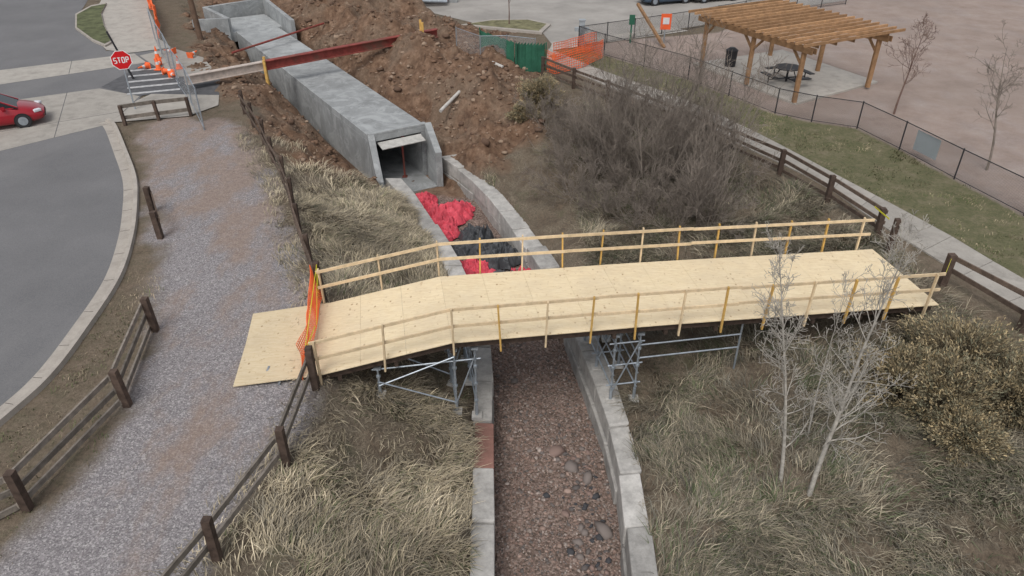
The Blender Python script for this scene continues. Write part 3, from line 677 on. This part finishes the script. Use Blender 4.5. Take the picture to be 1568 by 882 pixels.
def segmesh(name,segs,mat,k=3):
    A=np.array([s[0] for s in segs]);B=np.array([s[1] for s in segs]);ra=np.array([s[2] for s in segs]);rb=np.array([s[3] for s in segs])
    d=B-A;d/=np.linalg.norm(d,axis=1)[:,None]+1e-9
    ref=np.where(np.abs(d[:,2:3])>.9,np.array([[1.,0,0]]),np.array([[0,0,1.]]));a=np.cross(d,ref);a/=np.linalg.norm(a,axis=1)[:,None];b=np.cross(d,a)
    rings=[]
    for base,r in((A,ra),(B,rb)):
        for i in range(k):
            t=2*math.pi*i/k;rings.append(base+(a*math.cos(t)+b*math.sin(t))*r[:,None])
    V=np.stack(rings,1).reshape(-1,3);o=(np.arange(len(segs))*2*k)[:,None]
    F=np.concatenate([o+np.array([[i,(i+1)%k,k+(i+1)%k,k+i]]) for i in range(k)],0)
    return np_mesh(name,V,F,[mat],smooth=True,link=False)
def place(name,me,loc,rz=0,sc=(1,1,1)):
    o=bpy.data.objects.new(name,me);scene.collection.objects.link(o);o.location=loc;o.rotation_euler=(0,0,rz);o.scale=sc;return o
PT=dict(n=[18,6,4,3],wob=[.022,.14,.22,.25],up=[.02,.16,.10,.04],taper=.12,rmin=.0045,kids=[40,7,3],start=[.14,.15,.15],ang=[(30,62),(25,60),(25,65)],len=[(.13,.25),(.3,.6),(.35,.65)],rf=.42)
random.seed(3)
sg=[];grow(sg,Vector((0,0,0)),Vector((.03,0.06,1)),6.7,.065,0,PT);place('bare_cottonwood_tree',segmesh('cw1',sg,M_bark,5),(7.0,11.9,hz(7.0,11.9)-.1))
sg=[];grow(sg,Vector((0,0,0)),Vector((-.10,.12,1)),6.1,.055,0,PT);place('bare_cottonwood_tree',segmesh('cw2',sg,M_bark,5),(6.5,12.4,hz(6.5,12.4)-.1))
sg=[];grow(sg,Vector((0,0,0)),Vector((-.02,.1,1)),4.6,.03,0,{**PT,'kids':[22,5,2]});place('bare_cottonwood_tree',segmesh('cw3',sg,M_bark,4),(7.5,13.6,hz(7.5,13.6)-.1))
PS=dict(n=[9,5,3],wob=[.08,.14,.2],up=[.06,.10,.05],taper=.25,rmin=.0058,kids=[15,6],start=[.2,.15],ang=[(15,42),(20,50)],len=[(.25,.5),(.35,.6)],rf=.5)
PL=dict(PS,up=[-.01,.04,.03],wob=[.12,.18,.22],kids=[12,6])
def shrub(h,stems,spread,P=PS,mat=M_twig):
    sg=[]
    for i in range(stems):
        a=random.uniform(0,6.28);r=random.uniform(0,.5);l=random.uniform(.05,spread)
        grow(sg,Vector((math.cos(a)*r,math.sin(a)*r,0)),Vector((math.cos(a)*l,math.sin(a)*l,1)),h*random.uniform(.55,1.05),.022*h/4,0,P)
    return segmesh('shrubmesh',sg,mat)
tall=[shrub(5.9,9,.3),shrub(5.0,10,.45),shrub(5.6,8,.25)];low=[shrub(2.6,20,1.5,PL),shrub(2.1,18,1.9,PL),shrub(2.4,16,1.1,PL)]
for i,(x,y,k) in enumerate([(4.6,28.2,0),(5.8,27.0,2),(6.8,28.0,1),(5.0,30.8,1),(7.7,26.2,2),(6.3,30.6,0),(3.6,30,1),(8.6,28.6,1),(7.2,24.6,1)]):
    place('bare_willow_shrub',tall[k],(x,y,hz(x,y)-.1),random.uniform(0,6),(1,1,random.uniform(.8,1.1)))
for i,(x,y) in enumerate([(2.6,28.8),(3.6,26.8),(4.8,25.4),(6.2,24.6),(7.6,25.0),(8.6,27),(2.4,31.5),(4.2,32.8),(6.2,32.8),(7.8,29.3),(1.6,33.6),(5.8,28.4),(4.0,30.2),(6.8,26.4),(5.0,27),(7.9,31.2)]):
    s=random.uniform(.8,1.25);place('bare_willow_shrub',low[i%3],(x,y,hz(x,y)-.1),random.uniform(0,6),(s,s,s*random.uniform(.8,1.1)))
PY=dict(PT,n=[9,6,4,3],wob=[.045,.14,.22,.25],rmin=.006,up=[.05,.10,.07,.03],kids=[18,7,3],start=[.35,.2,.2],len=[(.3,.5),(.3,.55),(.35,.6)])
sg=[];grow(sg,Vector((0,0,0)),Vector((.03,0,1)),4.0,.06,0,PY);place('bare_young_tree',segmesh('yt1',sg,M_twigr,4),(18.6,34.6,0))
sg=[];grow(sg,Vector((0,0,0)),Vector((.0,0,1)),5.0,.06,0,{**PY,'kids':[20,6,3],'start':[.3,.2,.2],'len':[(.25,.4),(.3,.55),(.35,.6)]});place('bare_young_tree',segmesh('yt2',sg,M_twig,4),(19.4,27.8,0))
sg=[];grow(sg,Vector((0,0,0)),Vector((.0,0,1)),3.4,.05,0,{**PY,'kids':[14,5,2]});place('bare_young_tree',segmesh('yt3',sg,M_twigr),(-.2,52.8,.1))
# rabbitbrush
def rabbit(name,x,y,R_,H,seed):
    random.seed(seed);n=1500;z=hz(x,y);V=[];C=[];F=[]
    for i in range(n):
        a=random.uniform(0,6.28);e=math.acos(random.uniform(.02,1))
        lump=.5+.85*float(vn(a*2.5+4,e*3.5,seed))
        d=Vector((math.sin(e)*math.cos(a)*R_,math.sin(e)*math.sin(a)*R_,math.cos(e)*H))*random.uniform(.72,1.05)*lump
        b=Vector((d.x*.15,d.y*.15,0));mid=b.lerp(d,.55)+Vector((0,0,.08))
        for p,q,w in((b,mid,.009),(mid,d,.006)):
            s=(q-p).cross(rv()).normalized()*w;o=len(V);V+=[p-s,p+s,q+s,q-s];F.append((o,o+1,o+2,o+3));c=random.uniform(.6,1.1);C+=[(.19*c,.155*c,.105*c)]*4
        tc=random.choice([(.36,.29,.175),(.42,.33,.19),(.30,.255,.165),(.22,.21,.14)]);lb=.6+.55*lump*.8
        for k in range(8):
            q=d*random.uniform(.86,1.04)+rv()*.04;s=(d.normalized()+rv()*.4).normalized()*.035;t_=rv().normalized()*.012;o=len(V);V+=[q-s-t_,q+s-t_,q+s+t_,q-s+t_];F.append((o,o+1,o+2,o+3))
            c=random.uniform(.55,1.2)*lb;C+=[tuple(u*c for u in tc)]*4
    V=np.array([tuple(v) for v in V])+np.array([x,y,z]);np_mesh(name,V,F,[M_grass],col=np.array(C))
rabbit('rabbitbrush_shrub',10.2,14.9,1.2,1.3,1);rabbit('rabbitbrush_shrub',11.9,15.2,1.5,1.6,2);rabbit('rabbitbrush_shrub',12.3,13.6,1.3,1.4,3);rabbit('rabbitbrush_shrub',10.9,12.9,.9,.9,5);rabbit('rabbitbrush_shrub',10.9,14.0,1.1,1.5,8);rabbit('rabbitbrush_shrub',1.4,36.6,1.1,1.2,4);rabbit('rabbitbrush_shrub',.6,35.2,.7,.7,14)
# ---------------------------------------------------------------- grass
def grass(name,n,xr,yr,dens,L,W,pal,palw,nb=14,clump=.16,flat=.75,seed=0):
    r=np.random.RandomState(seed);px=r.uniform(*xr,n);py=r.uniform(*yr,n);k=r.rand(n)<dens(px,py);px,py=px[k],py[k];n=len(px)
    ci=r.choice(len(pal),n,p=palw);cc=np.array(pal)[ci]*r.uniform(.7,1.3,(n,1))
    shade=.5+1.0*fbm(px*.6,py*.6,77,3);cc=cc*shade[:,None]
    th=(fbm(px*.3,py*.3,60,3)-.5)*12+r.normal(0,.55,n)
    LL_=L*r.uniform(.6,1.4,n)
    px=np.repeat(px,nb)+r.normal(0,clump,n*nb);py=np.repeat(py,nb)+r.normal(0,clump,n*nb);th=np.repeat(th,nb)+r.normal(0,.45,n*nb);Lb=np.repeat(LL_,nb)*r.uniform(.5,1.2,n*nb);cb=np.repeat(cc,nb,0)*r.uniform(.7,1.3,(n*nb,1))
    N=n*nb;pz=height(px,py)-.02;dx,dy=np.cos(th),np.sin(th);fl=np.clip(r.normal(flat,.15,N),.1,.98)
    w=W*r.uniform(.6,1.3,N)
    P0=np.stack([px,py,pz],1);S=np.stack([-dy*w,dx*w,0*w],1)
    P1_=P0+np.stack([dx*Lb*.45*fl,dy*Lb*.45*fl,Lb*.5*np.sqrt(1-fl**2)+.03],1)
    P2_=P0+np.stack([dx*Lb*fl,dy*Lb*fl,Lb*.75*np.sqrt(1-fl**2)*.9+.015],1)
    V=np.stack([P0-S,P0+S,P1_-S*.8,P1_+S*.8,P2_-S*.2,P2_+S*.2],1).reshape(-1,3);o=(np.arange(N)*6)[:,None]
    F=np.concatenate([o+np.array([[0,1,3,2]]),o+np.array([[2,3,5,4]])],0)
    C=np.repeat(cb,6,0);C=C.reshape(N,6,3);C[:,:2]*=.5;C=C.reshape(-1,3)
    return np_mesh(name,V,F,[M_grass],col=np.clip(C,0,1))
def dbank(x,y):
    _,d,_,_,rk,b,xs=masks(x,y);p=b*(.12+1.1*ss(.4,.62,fbm(x*.8,y*.8,91,4)))
    under=ss(-.3,.3,sd([(-4.6,14.9),(12,17.8),(11.4,20.2),(-5.2,17.4)],x,y));return p*(1-.85*under)*(x>xs[0]+.1)
STR=[(.40,.34,.235),(.31,.265,.195),(.22,.195,.15),(.13,.145,.075),(.50,.43,.31)]
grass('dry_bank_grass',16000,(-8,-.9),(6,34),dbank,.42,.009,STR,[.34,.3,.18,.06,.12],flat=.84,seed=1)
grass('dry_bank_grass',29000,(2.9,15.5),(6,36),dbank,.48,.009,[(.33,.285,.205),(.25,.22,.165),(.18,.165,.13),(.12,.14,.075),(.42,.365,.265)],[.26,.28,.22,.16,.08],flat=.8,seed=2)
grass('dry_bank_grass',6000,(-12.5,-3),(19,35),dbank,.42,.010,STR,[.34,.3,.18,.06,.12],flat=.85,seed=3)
vp=[(-12,4)]+[(a+.3,b) for a,b in kerb[::-1][1:]]+[(-17.4,32)]+[(-13.9,25.4),(-11.5,20.5),(-9.9,16.2),(-9.4,13.1),(-9.5,10.7),(-9.9,8.7)]
grass('verge_grass',7000,(-18,-9),(6,33),lambda x,y:(sd(vp,x,y)>0)*.5*ss(.45,.62,fbm(x*.9,y*.9,93,4)),.14,.008,[(.12,.14,.065),(.32,.26,.18),(.21,.175,.12)],[.35,.38,.27],nb=8,flat=.6,seed=4)
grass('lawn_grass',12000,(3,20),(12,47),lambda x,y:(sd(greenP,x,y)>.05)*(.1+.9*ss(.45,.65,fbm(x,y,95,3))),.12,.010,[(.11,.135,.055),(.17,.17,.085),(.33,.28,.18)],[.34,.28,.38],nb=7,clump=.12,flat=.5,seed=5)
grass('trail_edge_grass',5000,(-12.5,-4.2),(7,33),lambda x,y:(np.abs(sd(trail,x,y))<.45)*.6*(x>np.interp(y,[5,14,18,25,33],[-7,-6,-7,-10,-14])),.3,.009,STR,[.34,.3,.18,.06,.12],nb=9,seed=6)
# ---------------------------------------------------------------- street objects
m=MB();m.beam((-18.6,35.2,0),(-18.6,35.2,2.75),.06,.04,1)
f=Vector((.42,-.9,0)).normalized();sx=Vector((-f.y,f.x,0))
def octo(c,r,mi): 
    m.add([c+sx*r*math.cos(math.pi/8+i*math.pi/4)+Vector((0,0,1))*r*math.sin(math.pi/8+i*math.pi/4) for i in range(8)],[tuple(range(8))],mi)
c0=Vector((-18.6,35.2,2.45))+f*.04
octo(c0,.48,2);octo(c0+f*.006,.445,0);octo(c0-f*.01,.48,3)
def bar(u0,v0,u1,v1,w=.042):
    a=c0+f*.012+sx*u0+Vector((0,0,v0));b=c0+f*.012+sx*u1+Vector((0,0,v1));d=(b-a).normalized();n=d.cross(f)*w/2
    m.add([a-n,b-n,b+n,a+n],[(0,1,2,3)],2)
def Lt(ch,u):
    h=.12;w=.105
    S={'S':[(w,h,0,h),(0,h,0,0),(0,0,w,0),(w,0,w,-h),(w,-h,0,-h)],'T':[(0,h,w,h),(w/2,h,w/2,-h)],'O':[(0,h,w,h),(w,h,w,-h),(w,-h,0,-h),(0,-h,0,h)],'P':[(0,-h,0,h),(0,h,w,h),(w,h,w,0),(w,0,0,0)]}[ch]
    for a,b,c,d in S: bar(u+a,b,u+c,d)
for ch,u in zip('STOP',(-.32,-.145,.03,.205)): Lt(ch,u)
m.build('stop_sign',[simple('sign_red',(.6,.015,.02),.4,.05),M_galv,simple('sign_white',(.8,.8,.8),.4,.03),M_galv])
m=MB();m.tube((-20.4,49.2,-.3),(-20.9,49.4,9.5),.19,.15,n=12);m.build('utility_pole',[simple('pole_wood',(.13,.085,.06),.9,.3,4)])
m=MB();m.tube((-20.9,40.3,0),(-21.6,40.2,2.6),.06,.05,n=8);m.build('leaning_post',[M_black])
def cone(x,y,lie=None):
    m=MB();R=Matrix.Rotation(lie or 0,3,'Y');Rz=Matrix.Rotation(random.uniform(0,6),3,'Z')
    def W(a): return Vector((x,y,.06 if not lie else .2))+Rz@(R@Vector(a))
    m.tube(W((0,0,.03)),W((0,0,.3)),.16,.1,n=12,mi=0);m.tube(W((0,0,.3)),W((0,0,.45)),.101,.075,n=12,mi=1);m.tube(W((0,0,.45)),W((0,0,.72)),.075,.03,n=12,mi=0)
    m.box(W((0,0,.015)),(.38,.38,.04),0,rot=Rz@R);m.build('traffic_cone',[M_orange,M_paint])
for x,y,l in[(-21.2,44.3,None),(-20.6,43.0,1.5),(-20.2,42.0,None),(-19.6,41.2,1.5),(-19.3,44.4,1.4),(-18.9,40.6,1.4),(-20.6,45.4,1.5),(-19.1,42.2,None),(-20.9,42.3,1.5)]: cone(x,y,l)
def ibeam(m,p,q,h,w,mi):
    p=Vector(p);q=Vector(q);z=Vector((0,0,1))
    m.beam(p,q,.03,h-.06,mi);m.beam(p+z*h/2,q+z*h/2,w,.04,mi);m.beam(p-z*h/2,q-z*h/2,w,.04,mi)
m=MB();a=Vector((-17.2,38.3,.55));b=Vector((-4.7,47.3,.85));q=a.lerp(b,.28)
ibeam(m,a,q,.42,.34,1);ibeam(m,q,b,.46,.36,0);m.beam(a+Vector((.0,.5,-.1)),q+Vector((.2,.45,0)),.2,.25,1)
m.build('steel_beam',[M_redst,M_palest])
m=MB()
for f_,z0,z1 in((.28,-1.2,1.0),(.93,-.3,1.7)):
    q=a.lerp(b,f_)+Vector((.1,-.35,0));m.beam((q.x,q.y,z0),(q.x,q.y,z1),.13,.13);q=a.lerp(b,f_)+Vector((-.1,.35,0));m.beam((q.x,q.y,z0),(q.x,q.y,z1),.13,.13)
m.build('timber_shoring',[M_lumo])
m=MB();m.tube(bp(17.0,-2.0,-.1),bp(20.5,5.2,.15),.07,n=8);m.build('red_pipe',[M_redst])
m=MB();m.tube((-3.7,36.8,-.6),(-1.6,40.6,.55),.09,n=10);m.tube((-1.1,41.5,.6),(-.5,40.9,.5),.09,n=10);m.build('plastic_pipe',[M_pipe])
m=MB();m.box((4.4,47.6,.75),(.34,.3,1.5));m.box((4.4,47.6,1.0),(.9,.22,.22));m.box((4.4,47.6,1.55),(.4,.36,.08));m.build('utility_pedestal',[simple('grey_metal',(.33,.36,.38),.5,.15)])
m=MB();m.beam((9.6,47.0,0),(8.2,50.2,2.0),.16,.16);m.build('leaning_timber',[M_perg])
m=MB();m.tube((7.6,48.2,0),(7.6,48.2,1.7),.05);m.box((7.6,48.14,1.45),(.35,.05,.6),1);m.build('park_sign',[M_grn,M_grn])
m=MB();m.tube((9.7,47.9,0),(9.7,47.9,1.9),.04,mi=1);m.box((9.7,47.84,1.4),(.65,.04,.95),0);m.box((9.7,47.81,1.45),(.4,.02,.4),2);m.build('construction_sign',[simple('sign_orange',(.75,.12,.04),.5,.1),M_galv,M_paint])
m=MB()
for i in range(3):
    q=Vector((-9.5+2.1*i,60.2+.3*i,.35));m.prism([(q.x-1,q.y-.3),(q.x+1,q.y-.3),(q.x+1,q.y+.3),(q.x-1,q.y+.3)],0,.25);m.prism([(q.x-.99,q.y-.12),(q.x+.99,q.y-.12),(q.x+.99,q.y+.12),(q.x-.99,q.y+.12)],.25,.85)
m.build('concrete_barrier',[M_box])
m=MB()
for i in range(5): m.tube((-9.8+.1*i,58.2+.35*i,.9-.1*abs(i-2)),(-5.0,59.4+.33*i,.35),.12,n=8,mi=i%2)
m.build('stacked_pipes',[M_galv,M_redst])
# ---------------------------------------------------------------- car
def car(name,x,y,rz,paint):
    e=bpy.data.objects.new(name,None);scene.collection.objects.link(e);e.location=(x,y,.03);e.rotation_euler=(0,0,rz)
    st=[(-2.2,.70,.38,.80),(-2.14,.80,.28,.98),(-1.7,.86,.24,1.02),(-.8,.875,.2,.98),(.3,.875,.2,.95),(1.0,.87,.2,.93),(1.55,.85,.22,.82),(1.95,.80,.25,.70),(2.18,.70,.28,.58),(2.26,.55,.34,.48)]
    V=[];F=[]
    for X_,w,zb,zt in st:
        for a,b in((-.92,zb),(-1,zb+.14),(-1.0,(zb+zt)/2),(-.965,zt-.06),(-.86,zt),(-.4,zt+.035),(0,zt+.045),(.4,zt+.035),(.86,zt),(.965,zt-.06),(1.0,(zb+zt)/2),(1,zb+.14),(.92,zb)): V.append((X_,w*a,b))
    k=13
    for i in range(len(st)-1):
        for j in range(k-1): F.append((i*k+j,(i+1)*k+j,(i+1)*k+j+1,i*k+j+1))
        F.append((i*k+k-1,(i+1)*k+k-1,(i+1)*k,i*k))
    F.append(tuple(range(k))[::-1]);F.append(tuple(range((len(st)-1)*k,len(st)*k)))
    m=MB();m.add(V,F,0);m.build('body',[paint],smooth=True,parent=e)
    gl=simple('car_glass',(.015,.018,.02),.08,.05);pl=simple('car_trim',(.02,.02,.02),.5,.1)
    gs=[(-2.05,.66,.99,.02),(-1.3,.66,.96,.36),(-.5,.64,.93,.50),(.1,.63,.93,.52),(.55,.64,.93,.42),(1.3,.70,.88,.02)]
    V=[];F=[]
    for X_,w,z0,h in gs:
        for a,bz in((-1.2,0),(-1.0,.9),(-.85,1.0),(.85,1.0),(1.0,.9),(1.2,0)): V.append((X_,w*a,z0+h*bz))
    for i in range(len(gs)-1):
        for j in range(5): F.append((i*6+j,(i+1)*6+j,(i+1)*6+j+1,i*6+j+1))
    m=MB();m.add(V,F,0);m.build('glasshouse',[gl],parent=e)
    m=MB()
    def G_(i,a,bz,off=.008):
        X_,w,z0,h=gs[i];return Vector((X_,w*a*(1+off),z0+h*bz+off))
    for i in(1,2,3): m.add([G_(i,-.86,1),G_(i+1,-.86,1),G_(i+1,.86,1),G_(i,.86,1)],[(0,1,2,3)])
    for sgn in(-1,1):
        for i in range(5): m.beam(G_(i,sgn*.98,.93),G_(i+1,sgn*.98,.93),.07,.05)
        for i in(1,3): m.beam(G_(i,sgn*1.19,0),G_(i,sgn*1.0,.9),.07,.05)
        m.box((.75,sgn*.93,1.0),(.16,.14,.11))
    m.build('roof_and_pillars',[paint],parent=e)
    m=MB()
    for X_ in(-1.35,1.35):
        for sgn in(-1,1):
            m.tube((X_,sgn*.66,.31),(X_,sgn*.885,.31),.31,n=24,mi=0);m.tube((X_,sgn*.88,.31),(X_,sgn*.895,.31),.2,n=16,mi=1);m.tube((X_,sgn*.872,.31),(X_,sgn*.878,.31),.36,n=24,mi=2)
    m.box((2.24,0,.38),(.08,.9,.12),2);m.build('wheels',[M_black,M_galv,pl],parent=e)
    m=MB()
    for sgn in(-1,1): m.box((2.0,sgn*.64,.66),(.34,.22,.12),0,-sgn*.5)
    m.build('headlights',[simple('lamp_glass',(.6,.62,.65),.15,.05)],bevel=.03,parent=e)
t=NT('red_car_paint');t.b.inputs['Coat Weight'].default_value=.6;M_cr=t.out((.30,.01,.02),.3)
t=NT('blue_car_paint');M_cb=t.out((.06,.09,.13),.3);t=NT('white_car_paint');M_cw=t.out((.6,.6,.6),.3)
car('parked_car',-24.2,32.8,math.radians(28),M_cr)
car('parked_car',12.0,60.6,math.radians(20),M_cb);car('parked_car',16.0,61.6,math.radians(20),M_cw)
# ---------------------------------------------------------------- camera, light
cd=bpy.data.cameras.new('camera');cam=bpy.data.objects.new('camera',cd);scene.collection.objects.link(cam);scene.camera=cam
cam.location=(0,0,12);cam.rotation_euler=(math.radians(90-32.5),0,0);cd.sensor_width=36;cd.lens=36*1120/1568;cd.clip_end=2000
w=bpy.data.worlds.new('World');scene.world=w;w.use_nodes=True;nt=w.node_tree;bg=nt.nodes['Background']
sk=nt.nodes.new('ShaderNodeTexSky');sk.sky_type='NISHITA';sk.sun_disc=False;sk.sun_elevation=math.radians(55);sk.sun_rotation=math.radians(200);sk.dust_density=3
hs=nt.nodes.new('ShaderNodeHueSaturation');hs.inputs['Saturation'].default_value=.3;nt.links.new(sk.outputs[0],hs.inputs['Color']);nt.links.new(hs.outputs[0],bg.inputs[0]);bg.inputs[1].default_value=.15
sl=bpy.data.lights.new('sun','SUN');sl.energy=1.4;sl.angle=math.radians(25);sl.color=(1,.97,.93);so=bpy.data.objects.new('sun',sl);scene.collection.objects.link(so)
el,az=math.radians(55),math.radians(200)
dv=Vector((math.sin(az)*math.cos(el),math.cos(az)*math.cos(el),math.sin(el)));so.rotation_euler=dv.to_track_quat('Z','Y').to_euler()
scene.view_settings.view_transform='Standard';scene.view_settings.look='None';scene.view_settings.exposure=0
